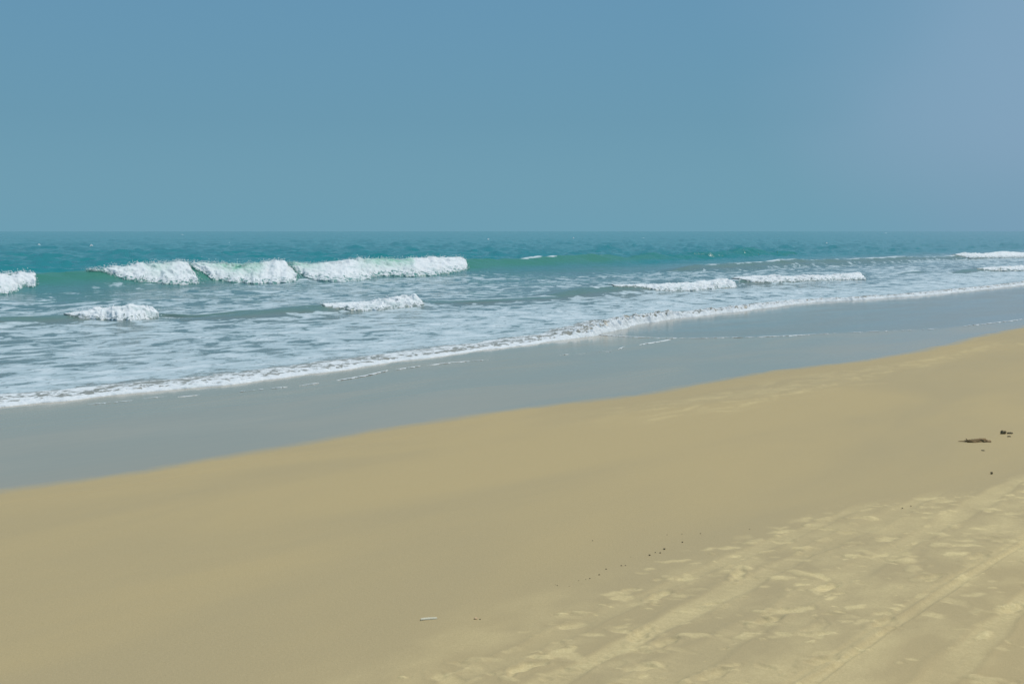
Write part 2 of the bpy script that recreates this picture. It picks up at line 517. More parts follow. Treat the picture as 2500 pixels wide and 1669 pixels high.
def build_sand():
    az = azimuths(0.085)
    r = np.concatenate([np.geomspace(0.3, 3.6, 22, endpoint=False), radii(3.6, 8.0, 0.72), radii(8.0, 45, 1.0), np.geomspace(45, 30000, 60)])
    Rr, A = np.meshgrid(r, az, indexing='ij')
    s, t = (Rr * np.cos(A)).ravel(), (Rr * np.sin(A)).ravel()
    near = (Rr.ravel() < 60)
    z = sand_z(t)
    dry = np.zeros_like(s); dz = np.zeros_like(s)
    i = np.where(near & (t > -40) & (t < 22))[0]
    n1 = fbm(s[i] * 0.5, t[i] * 1.1, 0.3, 4)
    n2 = fbm(s[i] * 3.0, t[i] * 4.5, 5.3, 4)
    dryness, hg = STAMP(s[i], t[i])
    # the trampled dry sand narrows along the beach
    lim = np.maximum(4.15 - 0.25 * np.maximum(s[i] - 4.8, 0), 2.3) + 0.22 * n1 + 0.08 * np.sin(s[i] * 1.1)
    upper = 1 - sstep(-0.65, 0.2, t[i] - lim)
    inside = np.where(t[i] < 6, 1 - sstep(-0.12, 0.22, t[i] - lim), 1.0)
    dryness, hg = dryness * inside, hg * inside
    # the dry sand also reaches into the near left corner of the footprints
    crust = np.clip(0.16 + 0.40 * n2 + 0.30 * n1, 0, 0.6) * upper
    band = np.exp(-((t[i] - 7.9) / 0.9) ** 2) * sstep(9, 13, s[i]) * (1 - sstep(20, 26, s[i]))
    streak = np.clip(0.05 + 0.30 * fbm(s[i] * 1.3, t[i] * 6.0, 2.2, 3), 0, 0.35) * band
    dry[i] = np.clip(np.maximum(np.maximum(crust, dryness * (0.90 + 0.6 * n2)), streak), 0, 1) * sstep(0.35, 0.7, wet_t(s[i]) - t[i])
    dz[i] = 1.05 * hg + 0.004 * n1 + 0.0025 * n2 * upper
    dry[~near] = np.where(t[~near] < 3.2, 0.3, 0)
    v = np.stack([s, t, z + dz], 1)
    f = grid_faces(len(r), len(az), True)
    tf = t[f].mean(1); sf = s[f].mean(1)
    keep = tf < np.maximum(water_t(sf) + 3.0, 0.0)
    keep |= (Rr.ravel()[f].max(1) > 60) & (t[f].min(1) < 20)
    v, f, at = compact(v, f[keep], {'dry': dry})
    o = mesh_obj('sand', v, f, M_SAND, at)
    o['kind'] = 'structure'
    return o
build_sand()

def build_wet():
    az = azimuths(0.14)
    r = np.concatenate([radii(6.0, 60, 1.4), np.geomspace(60, 4000, 30)])
    Rr, A = np.meshgrid(r, az, indexing='ij')
    s, t = (Rr * np.cos(A)).ravel(), (Rr * np.sin(A)).ravel()
    e = t - wet_t(s)
    lt = np.interp(s, _ls, _lt, left=99, right=_lt[-1])
    film = sstep(-0.05, 0.25, t - lt)
    z = sand_z(t) - 0.014 + 0.0205 * sstep(-0.55, -0.28, e) + 0.004 * perlin(s * 0.4, t * 0.8, 1.7) * sstep(-0.3, 0.5, e)
    v = np.stack([s, t, z], 1)
    f = grid_faces(len(r), len(az), True)
    keep = (e[f].max(1) > -0.65) & ((t - water_t(s))[f].min(1) < 1.5)
    v, f, at = compact(v, f[keep], {'edge': e, 'film': film, 'dry': np.zeros_like(e)})
    o = mesh_obj('wet_sand', v, f, M_WET, at)
    o['kind'] = 'structure'
build_wet()

# ------------------------------------------------------------------ sea
_wr = np.random.default_rng(5)
_NW = 44
_lam = np.geomspace(0.6, 9.0, _NW)
_dir = -math.pi / 2 + _wr.normal(size=_NW) * 0.55
_ph = _wr.uniform(0, 6.28, _NW)
_amp = 0.0095 * _lam ** 0.72
def chop(s, t):
    out = np.zeros_like(s)
    ws = s + 0.8 * np.sin(t * 0.11); wt_ = t + 0.9 * np.sin(s * 0.07)
    for l, a, d, p in zip(_lam, _amp, _dir, _ph):
        x = (ws * math.cos(d) + wt_ * math.sin(d)) * (2 * math.pi / l) + p
        out += a * (np.sin(x) + 0.25 * np.cos(2 * x))
    return out
def sea_level(s, t):
    """height of the sea without its breaking waves"""
    r = np.hypot(s, t)
    dt = t - water_t(s)
    k = 0.10 + 0.22 * sstep(2, 20, dt) + 1.3 * sstep(30, 46, dt)
    z = k * chop(s, t) * (1 - sstep(1500, 5000, r))
    z *= sstep(0.0, 3.0, dt)
    thick = np.where(dt > 0, 0.055 * (1 - np.exp(-np.maximum(dt, 0) / 0.35)), dt * 0.5)
    lens = sand_z(t) + thick
    w = sstep(2.0, 5.0, dt)
    return lens * (1 - w) + z * w + (1 - w) * z * 0.6
def foam_density(s, t):
    dt = t - water_t(s)
    n = perlin(s * 0.07, t * 0.13, 3.1)
    n2 = perlin(s * 0.22, t * 0.4, 8.1)
    d = np.interp(dt, [-1, 0, 1.2, 2.1, 5, 11, 18, 26, 29, 30.5, 33], [0.45, 0.45, 0.56, 0.74, 0.67, 0.57, 0.53, 0.50, 0.42, 0.20, 0.0])
    d = d + (0.14 * n + 0.10 * n2) * sstep(1.5, 5, dt) * (d > 0)
    # a smooth tongue without foam in front of the unbroken part of the wave
    d = d - 0.35 * np.exp(-((s - 62) / 13) ** 2 - ((t - 43.5) / 3.2) ** 2)
    return np.clip(d, 0, 1) * (1 - sstep(47.5, 50, t))
def sea_attrs(s, t):
    dt = t - water_t(s)
    return {'foam': foam_density(s, t), 'tint': 0.12 * sstep(3, 14, dt) + 0.38 * sstep(12, 30, dt) + 0.5 * sstep(27, 36, dt),
            'green': np.zeros_like(s), 'front': 1 - sstep(0.6, 3.0, dt)}
def build_sea():
    az = azimuths(0.08)
    r = np.concatenate([radii(7.0, 16, 1.6), radii(16, 60, 0.62), radii(60, 420, 0.32), radii(420, 9000, 0.5), np.geomspace(9000, 60000, 10)])
    Rr, A = np.meshgrid(r, az, indexing='ij')
    s, t = (Rr * np.cos(A)).ravel(), (Rr * np.sin(A)).ravel()
    z = sea_level(s, t)
    v = np.stack([s, t, z], 1)
    f = grid_faces(len(r), len(az), True)
    dt = t - water_t(s)
    keep = dt[f].max(1) > -0.12
    v, f, at = compact(v, f[keep], sea_attrs(s, t))
    o = mesh_obj('sea', v, f, M_WATER, at)
    o['kind'] = 'structure'
build_sea()

# ------------------------------------------------------------------ waves
def poly(pts, u):
    p = np.array(pts, float)
    return np.interp(u, p[:, 0], p[:, 1])
class Wave:
    """a shore-parallel wave: a crest line tc(s), a height H(s), a steep shoreward face"""
    def __init__(self, s_pts, front=1.5, back=3.2):
        q = np.array(s_pts, float)                # columns s, crest t, height
        self.q, self.front, self.back = q, front, back
    def tc(self, s): return np.interp(s, self.q[:, 0], self.q[:, 1])
    def H(self, s):
        return np.interp(s, self.q[:, 0], self.q[:, 2], left=0, right=0)
    def up(self, s, t):
        x = t - self.tc(s)
        H = self.H(s)
        fr = self.front * (0.35 + H)
        p = np.where(x < 0, np.exp(-np.abs(x / fr) ** 1.6), np.exp(-np.abs(x / self.back) ** 1.7))
        return H * p, x, fr
    green_end = (1e6, 2e6)
    def body(self, name, parent, ds=0.12, green=1.0, face_foam=0.0, silt=0.0, edge=None):
        s0, s1 = self.q[0, 0], self.q[-1, 0]
        S = np.arange(s0, s1, ds)
        X = np.concatenate([-np.geomspace(0.04, 5.0, 44)[::-1], [0], np.geomspace(0.06, 7.5, 26)])
        Sg, Xg = np.meshgrid(S, X, indexing='ij')
        s = Sg.ravel(); t = (self.tc(S)[:, None] + Xg).ravel()
        h, x, fr = self.up(s, t)
        rough = 0.06 * fbm(s * 0.5, t * 0.9, 4.4, 3) * np.clip(h, 0, 1)
        z = sea_level(s, t) + h + rough - 0.028 + 0.02 * sstep(0.02, 0.10, h)
        at = sea_attrs(s, t)
        Hs = self.H(s)
        far = sstep(50, 110, np.hypot(s, t))
        z -= 0.12 * far * (1 - sstep(0.02, 0.14, h)) + 0.15 * (1 - sstep(0.0, 0.10, Hs)) * (1 - sstep(0.0, 0.05, h))
        rise = np.maximum(sstep(0.04, 0.45, h), (x < 0.05) * sstep(0.25, 0.75, h / np.maximum(Hs, 0.02)) * sstep(0.05, 0.12, Hs))
        at['foam'] = at['foam'] * (1 - 0.92 * rise) + face_foam * rise
        if edge:
            es, ea = zip(*edge)
            amt = np.interp(s, es, ea, left=0, right=0)
            wd = 0.10 + 0.5 * np.clip(h, 0, 0.5)
            lip = np.exp(-(np.maximum(-x - 0.02, 0) / wd) ** 2) * np.exp(-(np.maximum(x, 0) / 0.8) ** 2)
            at['foam'] = np.maximum(at['foam'], amt * lip)
        at['green'] = green * rise * (0.65 + 0.35 * (x < 0.3)) * (1 - 0.75 * sstep(*self.green_end, s))
        at['tint'] = np.clip(at['tint'] - silt * rise, 0, 1)
        v = np.stack([s, t, z], 1)
        return mesh_obj(name, v, grid_faces(len(S), len(X)), M_WATER, at, parent=parent)
    def whitewater(self, name, parent, top, bot, du=1.3, thin=None, mat=None, jag=1.0, slimmer=0.34, lump=0.10, over=0.03, seed=0.0, nv=34, taper=6.0, fine=1.0):
        """tumbling foam between its upper and lower outline in the photograph"""
        u = np.arange(max(top[0][0], bot[0][0]), min(top[-1][0], bot[-1][0]) + 0.01, du)
        hgt_ = np.maximum(poly(bot, u) - poly(top, u), 0)
        amp = np.clip(hgt_ / 22.0, 0.15, 1.0)
        yt = poly(top, u) + amp * (jag * (2.2 * perlin(u * 0.07, seed, 0.5) + 1.5 * perlin(u * 0.19, seed, 2.5)))
        yb = poly(bot, u) + amp * (2.0 * perlin(u * 0.06, seed, 7.5) + jag * 2.4 * perlin(u * 0.19, seed, 9.5))
        yb = np.maximum(yb, yt + 0.6)
        def hit(yy):
            """where the rays of a row of pixels meet the wave, or its crest plane if they pass above it"""
            k = (u - 1250.0) / F
            d2 = FWD[None, :] + RGT[None, :] * k[:, None]
            drop = (yy - HORIZON) / F
            Yc = np.full(len(u), 50.0)
            for _ in range(10):
                Yc = self.tc(d2[:, 0] * Yc) / d2[:, 1]
            Y = Yc[:, None] * np.linspace(0.84, 1.0, 260)[None, :]
            S, T_ = d2[:, :1] * Y, d2[:, 1:] * Y
            zs = (sea_level(S.ravel(), T_.ravel()) + self.up(S.ravel(), T_.ravel())[0]).reshape(S.shape)
            below = (HC - drop[:, None] * Y) < zs
            idx = np.where(below.any(1), below.argmax(1), Y.shape[1] - 1)
            Yh = Y[np.arange(len(u)), idx]
            return np.stack([d2[:, 0] * Yh, d2[:, 1] * Yh, HC - drop * Yh], 1)
        Tp, Bp = hit(yt), hit(yb)
        kk = np.hanning(11); kk /= kk.sum()
        for A_ in (Tp, Bp):
            for c_ in range(3):
                A_[:, c_] = np.convolve(np.pad(A_[:, c_], 5, mode='reflect', reflect_type='odd'), kk, mode='valid')
        rows, rad, th, gp = [], [], [], []
        v = np.linspace(-0.35, 1.0, nv)
        for k, uu in enumerate(u):
            T, B = Tp[k], Bp[k]
            K = T + np.array([0.3, 0.7, -0.30 - 0.25 * max(T[2], 0)])
            size = float(np.linalg.norm((T - B)[1:]))
            edge = max(min((uu - u[0]) / taper, (u[-1] - uu) / taper, 1.0), 0)
            P = np.zeros((nv, 3))
            neg = v < 0
            w = (-v[neg] / 0.35)[:, None]
            P[neg] = T * (1 - w) + K * w
            w = v[~neg][:, None]
            P[~neg] = T * (1 - w) + B * w
            P[~neg] += np.sin(np.pi * w) * min(size, 1.3) * np.array([[0.0, -0.05, 0.11]])
            rows.append(P)
            rad.append(np.full(nv, max(min(size, 1.2), 0.05) * (0.25 + 0.75 * edge)))
            th.append((np.interp(uu, *zip(*thin)) if thin else 0.0) * np.clip(1.35 - np.abs(v) * 1.6, 0, 1))
            slim = slimmer * (1 - sstep(6, 20, hgt_[k]))
            gp.append(0.29 + slim + np.maximum.reduce([0.28 * sstep(0.62, 1.0, v), 0.06 * (1 - sstep(-0.03, 0.14, v)), np.full(nv, 0.35 * (1 - edge))]))
        P = np.array(rows); rad = np.minimum(np.array(rad), 0.9)
        low = P.reshape(-1, 3)
        ground = sea_level(low[:, 0], low[:, 1]) + self.up(low[:, 0], low[:, 1])[0] + 0.03
        P[..., 2] = np.maximum(P[..., 2], ground.reshape(P.shape[:2]))
        def nz(f, k, oc, g):
            return fbm(P[..., 0] * f * fine + seed + k, P[..., 1] * f * fine, P[..., 2] * f * fine, oc, g)
        big = np.abs(nz(0.9, 0.0, 2, 0.5))
        mid = nz(2.4, 9.0, 3, 0.55)
        disp = rad * (lump * 2.4 * (big - 0.2) + lump * 1.1 * mid)
        side = rad * lump * 0.25 * nz(2.8, 31.0, 2, 0.5)
        wgt = np.clip((np.linspace(-0.35, 1.0, nv) + 0.30) / 0.30, 0, 1)[None, :]
        wgt = wgt * (1 - sstep(0.75, 1.0, v))[None, :]
        disp *= wgt
        P[..., 0] += -FWD[0] * disp * 0.75 + side
        P[..., 1] += -FWD[1] * disp * 0.75 - over * rad
        P[..., 2] += disp * 0.7
        # the toe runs on down below the water so that no gap shows
        toe = P[:, -1:, :] + np.array([[[0.0, -0.04, -0.14]]])
        P = np.concatenate([P, toe], 1)
        th = np.concatenate([np.array(th), np.array(th)[:, -1:]], 1)
        gp = np.concatenate([np.array(gp), np.full((len(gp), 1), 0.8)], 1)
        f = grid_faces(P.shape[0], P.shape[1])
        o = mesh_obj(name, P.reshape(-1, 3), f, mat or M_WHITE, {'thin': th.ravel(), 'gap': gp.ravel()}, parent=parent)
        return o, P
def spray(name, parent, P, count, seed, up=0.075, size=0.022):
    """drops and flecks thrown off a whitewater surface"""
    rg = np.random.default_rng(seed)
    nu, nv, _ = P.shape
    octa = np.array([(1, 0, 0), (-1, 0, 0), (0, 1, 0), (0, -1, 0), (0, 0, 1), (0, 0, -1)], float)
    of = np.array([(0, 2, 4), (2, 1, 4), (1, 3, 4), (3, 0, 4), (2, 0, 5), (1, 2, 5), (3, 1, 5), (0, 3, 5)])
    vs_, fs_ = [], []
    for k in range(count):
        if rg.random() < 0.6:
            i, j = rg.integers(0, nu), int(rg.integers(nv // 4 - 2, nv // 4 + 3))       # along the crest
            off = np.array([rg.normal() * 0.10, rg.normal() * 0.12, abs(rg.normal()) * up])
        else:
            i, j = rg.integers(0, nu), int(rg.integers(nv - 6, nv - 1))  # along the toe
            off = np.array([rg.normal() * 0.12, -abs(rg.normal()) * 0.10, rg.normal() * up * 0.4])
        sz = size * rg.uniform(0.4, 1.3)
        vs_.append(P[i, j] + off + octa * sz * rg.uniform(0.6, 1.5, 3))
        fs_.append(of + 6 * k)
    v = np.concatenate(vs_)
    v[:, 2] = np.maximum(v[:, 2], 0.0)
    o = mesh_obj(name, v, np.concatenate(fs_), M_WHITE, {'thin': np.zeros(len(v)), 'gap': np.zeros(len(v))}, smooth=True, parent=parent)
    o['kind'] = 'stuff'
    return o
def s_at(u, y, t):
    return float(on_crest(u, y, t)[0])

def crest(pts, cap=1.2, pad=7.0):
    """crest line of a wave from pixels of its top: rows u, y, distance from the shore axis"""
    q = []
    for u, y, t in pts:
        p = on_crest(u, y, t)
        q.append((float(p[0]), t, float(np.clip(p[2], 0.04, cap))))
    q.insert(0, (q[0][0] - pad, q[0][1], 0.0))
    q.append((q[-1][0] + pad, q[-1][1], 0.0))
    return q
def crest_foam(pts, t):
    return [(s_at(u, 660, t), a) for u, a in pts]

# --- the tall breaker out at the bar
TB = 49.3
main = Wave(crest([(-170, 684, TB), (-60, 674, TB), (60, 669, TB), (100, 668, TB), (150, 668, TB), (215, 661, TB), (330, 652, TB), (440, 641, TB), (470, 645, TB),
                   (560, 647, TB), (620, 644, TB), (670, 638, TB), (710, 638, TB), (760, 645, TB), (860, 636, TB), (1000, 633, TB), (1120, 630, TB), (1160, 630, TB + 0.3), (1209, 633, TB + 0.8),
                   (1280, 627, TB + 1.4), (1361, 623, TB + 2), (1464, 622, TB + 3), (1537, 626, TB + 4), (1611, 616, TB + 6), (1640, 626, TB + 6), (1728, 615, TB + 8),
                   (1816, 611, TB + 9), (1850, 613, TB + 9)], 1.0, 10), front=1.5, back=2.4)
main.green_end = (s_at(1380, 640, TB + 3), s_at(1700, 625, TB + 7))
wave = empty('breaking_wave', (s_at(600, 660, TB), TB, 0))
thing(wave, 'tall green breaking wave with tumbling white crests, farthest out from the sand', 'wave')
main.body('wave_face', wave, ds=0.13, edge=crest_foam([(1225, 0), (1245, 0.75), (1300, 0.9), (1350, 0.9), (1358, 0), (1466, 0), (1472, 1.0), (1489, 1.0), (1494, 0)], TB + 2))
wA, PA = main.whitewater('whitewater', wave, [(-160, 690), (-90, 676), (0, 670), (34, 671), (43, 664), (73, 665), (83, 676), (92, 692)],
                         [(-160, 700), (-90, 712), (0, 718), (26, 715), (46, 708), (56, 699), (82, 700), (92, 694)], seed=1.0)
wB, PB = main.whitewater('whitewater', wave, [(212, 660), (254, 653), (302, 649.5), (328, 650), (344, 641), (357, 646), (402, 643), (437, 636), (453, 641), (463, 653), (472, 671), (489, 688)],
                         [(212, 661), (241, 662), (282, 673), (312, 684), (347, 689), (377, 690), (423, 694), (479, 693), (489, 691)], seed=5.0,
                         thin=[(212, 0.3), (280, 0.2), (345, 0.1), (370, 0.6), (410, 0.5), (430, 0.1), (489, 0.0)])
wC, PC = main.whitewater('whitewater', wave, [(459, 642), (500, 643), (548, 645), (568, 649), (610, 648), (636, 644), (670, 634.5), (697, 634), (704, 656), (731, 678)],
                         [(459, 645), (480, 660), (504, 671), (518, 682), (554, 689), (617, 692), (663, 692), (712, 688), (731, 681)], seed=9.0,
                         thin=[(459, 0.1), (520, 0.5), (560, 1.0), (625, 0.95), (650, 0.1), (690, 0.0), (731, 0.2)])
wD, PD = main.whitewater('whitewater', wave, [(708, 647), (731, 647), (786, 643), (813, 642), (832, 643), (849, 634), (919, 633), (987, 632), (1013, 628), (1052, 629), (1115, 628), (1134, 631), (1144, 655)],
                         [(708, 650), (725, 664), (745, 677), (786, 686), (826, 687), (882, 685), (909, 678), (924, 673), (1021, 675), (1093, 668), (1124, 661), (1144, 656)], seed=14.0,
                         thin=[(708, 1.0), (770, 0.5), (800, 0.1), (860, 0.0), (885, 0.5), (920, 1.0), (985, 1.0), (1006, 0.8), (1014, 0.0), (1144, 0.0)])
for k, P in enumerate((PA, PB, PC, PD)):
    spray('spray', wave, P, (700, 1100, 1100, 1700)[k], 40 + k)

# --- smaller rollers that re-form between the bar and the beach
def roller(pts, label, pieces, front=1.2, back=1.5, green=0.35, silt=0.5, count=260, ff=0.0, edge=None, cap=0.7):
    W = Wave(crest(pts, cap, 4.0), front, back)
    mid = W.q[len(W.q) // 2]
    e_ = empty('rolling_wave', (mid[0], mid[1], 0))
    thing(e_, label, 'wave')
    W.body('wave_face', e_, ds=0.09, green=green, silt=silt, face_foam=ff, edge=edge and crest_foam(edge, mid[1]))
    for k, (top, bot) in enumerate(pieces):
        o, P = W.whitewater('whitewater', e_, top, bot, seed=20.0 + 7 * k + mid[0], du=1.2, nv=26, taper=8, fine=1.6, lump=0.085, mat=M_ROLL, jag=0.4, slimmer=0.08)
        spray('spray', e_, P, count, int(mid[0] * 10) + k, up=0.035, size=0.014)
    return W
T2 = 30.6
roller([(-120, 775, T2), (20, 772, T2), (110, 769, T2), (180, 766, T2), (240, 757, T2), (315, 749, T2), (388, 764, T2), (430, 764, T2 - 0.7), (480, 764, T2 - 1.3), (560, 758, T2 - 1.7), (640, 756, T2 - 2.0), (690, 754, T2 - 2.2), (740, 752, T2 - 2.4)],
       'small rolling wave with a short rounded heap of white foam at one end',
       [([(158, 767), (221, 759), (255, 752), (296, 753), (315, 744.5), (341, 748), (366, 752), (388, 766)],
         [(158, 768), (196, 776), (238, 779.5), (315, 782), (383, 776), (388, 772)])],
       edge=[(395, 0), (402, 0.75), (440, 0.6), (480, 0.75), (500, 0.5), (560, 0.7), (575, 0.4), (640, 0.5), (700, 0.6), (760, 0)])
T3 = 28.4
roller([(650, 757, T3), (700, 752, T3), (800, 745, T3), (864, 742, T3), (952, 733, T3), (1008, 723, T3), (1036, 732, T3), (1090, 730, T3), (1140, 729, T3 - 0.4), (1200, 727, T3 - 0.8), (1290, 723, T3 - 1.1), (1340, 720, T3 - 1.2), (1390, 722, T3 - 1.4)],
       'low rolling wave with a foam wedge climbing to a sharp shoulder',
       [([(788, 745), (864, 742), (952, 732), (1008, 720), (1022, 730), (1036, 742)], [(788, 747), (849, 757), (931, 757), (981, 750), (1022, 746), (1036, 744)])],
       edge=[(1040, 0.0), (1050, 0.7), (1090, 0.6), (1110, 0.85), (1160, 0.6), (1200, 0.9), (1300, 0.85), (1340, 0.7), (1390, 0.8), (1420, 0)])
T4 = 27.4
roller([(1420, 702, T4), (1470, 699, T4), (1520, 696, T4), (1600, 694, T4), (1669, 693, T4), (1737, 690, T4), (1772, 684, T4), (1800, 684, T4), (1823, 677, T4), (1928, 676, T4), (2031, 675, T4), (2089, 667, T4),
        (2120, 672, T4), (2180, 666, T4), (2235, 659, T4), (2290, 662, T4), (2350, 662, T4)],
       'long rolling wave with two white foam crests end to end',
       [([(1499, 698), (1552, 694), (1669, 692.5), (1737, 690), (1772, 682), (1790, 690), (1800, 700)], [(1499, 700), (1567, 701), (1611, 709.5), (1699, 709), (1780, 703), (1800, 701)]),
        ([(1804, 680), (1823, 675), (1840, 676), (1928, 675), (2031, 675), (2070, 670), (2089, 665), (2103, 675), (2114, 682)],
         [(1804, 681), (1835, 688), (1869, 690), (1957, 687), (2060, 684), (2114, 683)])],
       edge=[(1440, 0.0), (1450, 0.8), (1500, 0.8), (1560, 0.5), (1770, 0.5), (1800, 0.8), (2100, 0.6), (2125, 0.9), (2180, 0.7), (2235, 0.95), (2290, 0.7), (2350, 0.7)])
T5 = 25.0
roller([(2355, 658, T5), (2388, 655, T5), (2440, 654, T5), (2500, 653, T5), (2580, 651, T5), (2640, 650, T5)],
       'thin white rolling wave closest behind the foamy water edge',
       [([(2386, 655), (2410, 653), (2456, 652), (2500, 652), (2560, 650), (2620, 648)], [(2386, 656.5), (2412, 660), (2456, 661.5), (2500, 661), (2560, 659), (2620, 655)])], count=120)
T6 = 38.0
roller([(1700, 645, T6 + 1.5), (1760, 643, T6 + 1.5), (1850, 638, T6 + 1.2), (1950, 634, T6 + 1.0), (2010, 634, T6 + 0.8), (2100, 631, T6 + 0.6), (2180, 625, T6 + 0.4), (2240, 628, T6 + 0.3), (2320, 625, T6), (2345, 619, T6),
        (2400, 620, T6), (2450, 615, T6), (2520, 619, T6), (2600, 621, T6)],
       'white rolling wave behind the thin one, with a long faint foam trail',
       [([(2330, 621), (2350, 617), (2397, 620), (2430, 616), (2450, 613), (2475, 617), (2520, 619), (2600, 620)], [(2330, 622), (2362, 629.5), (2427, 630), (2500, 628), (2600, 624)])],
       count=160, edge=[(1740, 0), (1770, 0.8), (1850, 0.6), (1920, 0.85), (2010, 0.5), (2100, 0.7), (2170, 0.95), (2240, 0.8), (2330, 0.95)])

# --- whitecaps on the open sea
rw = random.Random(4)
for k, (u, y, w) in enumerate([(886, 588, 9), (95, 598, 9), (223, 599, 9), (1192, 584, 7), (1571, 582, 9), (446, 573, 7), (1400, 581, 5), (560, 594, 5), (2018, 594, 6), (2163, 569, 6)]):
    p = on_level(u, y, 0.05)
    wid = 0.75 * w * p @ FWD / F
    n_, mr = 18, 7
    ang = np.linspace(0, 2 * math.pi, n_, endpoint=False)
    vv = [[p[0], p[1], 0.24]]
    ff_ = []
    for j in range(1, mr):
        q = j / (mr - 1)
        for i, a in enumerate(ang):
            rr = q * (1 + 0.3 * math.sin(3 * a + k) + 0.2 * math.sin(5 * a + 2 * k))
            d = RGT * math.cos(a) * wid * 0.7 * rr + FWD * math.sin(a) * wid * 0.45 * rr
            vv.append([p[0] + d[0], p[1] + d[1], 0.24 * (1 - q ** 2) + rw.uniform(-0.05, 0.08) * (1 - q) - 0.16 * q])
    for i in range(n_):
        ff_.append([0, 1 + i, 1 + (i + 1) % n_, 1 + (i + 1) % n_])
    tri = [[0, 1 + i, 1 + (i + 1) % n_] for i in range(n_)]
    for j in range(1, mr - 1):
        for i in range(n_):
            a0, a1 = 1 + (j - 1) * n_ + i, 1 + (j - 1) * n_ + (i + 1) % n_
            tri += [[a0, a0 + n_, a1 + n_], [a0, a1 + n_, a1]]
    o = mesh_obj('whitecap', vv, tri, M_WHITE, {'thin': np.zeros(len(vv)), 'gap': np.zeros(len(vv))})
    thing(o, 'tiny white whitecap fleck on the open turquoise sea', 'whitecap', 'whitecaps on the open sea')

# --- leading edge of the swash running up the wet sand
def swash():
    s = np.arange(4.0, 78.0, 0.022)
    s = np.concatenate([s, np.arange(78.0, 120.0, 0.08)])
    tw = water_t(s)
    # higher where the photograph shows the little bore pushing on
    su = [float(on_level(u, y, 0.04)[0]) for u, y in ((1330, 835), (1420, 823), (1493, 806), (1560, 786), (1700, 766), (1860, 747), (2100, 728))]
    hb = np.interp(s, su, [0.022, 0.08, 0.15, 0.15, 0.10, 0.08, 0.06])
    wd = np.interp(s, su, [1.5, 1.5, 1.7, 1.7, 1.5, 1.4, 1.3])
    hb *= 1 + 0.3 * perlin(s * 0.7, 1.0, 2.0)
    v = np.concatenate([np.linspace(-0.02, 0.16, 14), np.linspace(0.19, 1.15, 22)])
    S, V = np.meshgrid(s, v, indexing='ij')
    rag = 0.05 * fbm(s * 3.0, 3.3, 0.5, 3)[:, None]
    Tt = tw[:, None] + rag * (1 - sstep(0.05, 0.3, V)) + V * wd[:, None] - 0.05
    prof = sstep(-0.02, 0.07, V) * (1 - 0.8 * sstep(0.12, 0.8, V))
    n = fbm(S * 4.4, Tt * 4.4, 9.1, 4, 0.55)
    base = np.maximum(sand_z(Tt) + 0.008, sea_level(S.ravel(), Tt.ravel()).reshape(S.shape))
    Z = base + hb[:, None] * prof * (1 + 0.9 * n) + 0.012 - 0.03 * (V < -0.015) + 0.004
    Z -= 0.05 * sstep(0.60, 1.12, V + 0.18 * perlin(S * 0.9, Tt * 1.2, 7.7) + 0.10 * perlin(S * 3.1, Tt * 3.1, 2.7))
    rimw = np.clip(0.055 + 0.035 * perlin(s * 0.55, 4.0, 1.0) + 0.02 * perlin(s * 2.0, 4.0, 5.0), 0.012, 0.12)[:, None]
    gap = np.clip(0.22 + 0.33 * sstep(0.7, 1.9, V / rimw) + 0.10 * sstep(0.6, 1.12, V) + 0.16 * perlin(S * 1.1, Tt * 2.0, 3.3), 0, 1)
    e_ = empty('shore_wave', (float(s[200]), float(tw[200]), 0.0))
    thing(e_, 'low foamy swash front creeping up the smooth wet sand', 'wave')
    mesh_obj('foam_edge', np.stack([S, Tt, Z], -1).reshape(-1, 3), grid_faces(len(s), len(v)), M_FRONT,
             {'thin': np.zeros(S.size), 'gap': gap.ravel()}, parent=e_)
swash()

# --- thin lines of foam left on the wet sand by earlier runs of the water
def foam_line(pts, width, label, gap=0.35, group=None, seed=0.0, name='foam_line'):
    q = np.array([on_sand(u, y)[:2] for u, y in pts])
    seg = np.concatenate([[0], np.cumsum(np.linalg.norm(np.diff(q, axis=0), axis=1))])
    L = np.arange(0, seg[-1], 0.02)
    cx, cy = np.interp(L, seg, q[:, 0]), np.interp(L, seg, q[:, 1])
    if len(L) > 40:
        k = np.hanning(31); k /= k.sum()
        cx = np.convolve(np.pad(cx, 15, mode='edge'), k, mode='valid'); cy = np.convolve(np.pad(cy, 15, mode='edge'), k, mode='valid')
    cy = cy + 0.05 * fbm(L * 0.9 + seed, seed, 0.2, 3)
    wv = width * (0.75 + 0.45 * perlin(L * 0.8, seed, 1.1) + 0.3 * perlin(L * 3.1, seed, 4.1)) * np.minimum(1, np.minimum(L, L[-1] - L) / 0.25)
    wv = np.maximum(wv, 0.004)
    v = np.linspace(-1, 1, 9)
    tx, ty = np.gradient(cx), np.gradient(cy)
    tl = np.maximum(np.hypot(tx, ty), 1e-6)
    Y = cy[:, None] + v[None, :] * (wv * tx / tl)[:, None]
    X = cx[:, None] - v[None, :] * (wv * ty / tl)[:, None]
    Z = sand_z(Y) + 0.0115 + (1 - v[None, :] ** 2) * 0.005 + 0.003 * perlin(X * 9, Y * 9, 0.3)
    Z -= 0.004 * (np.abs(v)[None, :] > 0.9)
    g = (np.interp(L / L[-1], [0, 1], gap) if isinstance(gap, tuple) else gap) * np.ones(len(L))
    g = g[:, None] + 0.3 * np.abs(v)[None, :] ** 2 + 0.35 * perlin(L * 0.35, seed, 6.6)[:, None]
    o = mesh_obj(name, np.stack([X, Y, Z], -1).reshape(-1, 3), grid_faces(len(L), 9), M_LACE,
                 {'thin': np.zeros(X.size), 'gap': np.clip(g, 0, 1).ravel()})
    thing(o, label, 'foam', group)
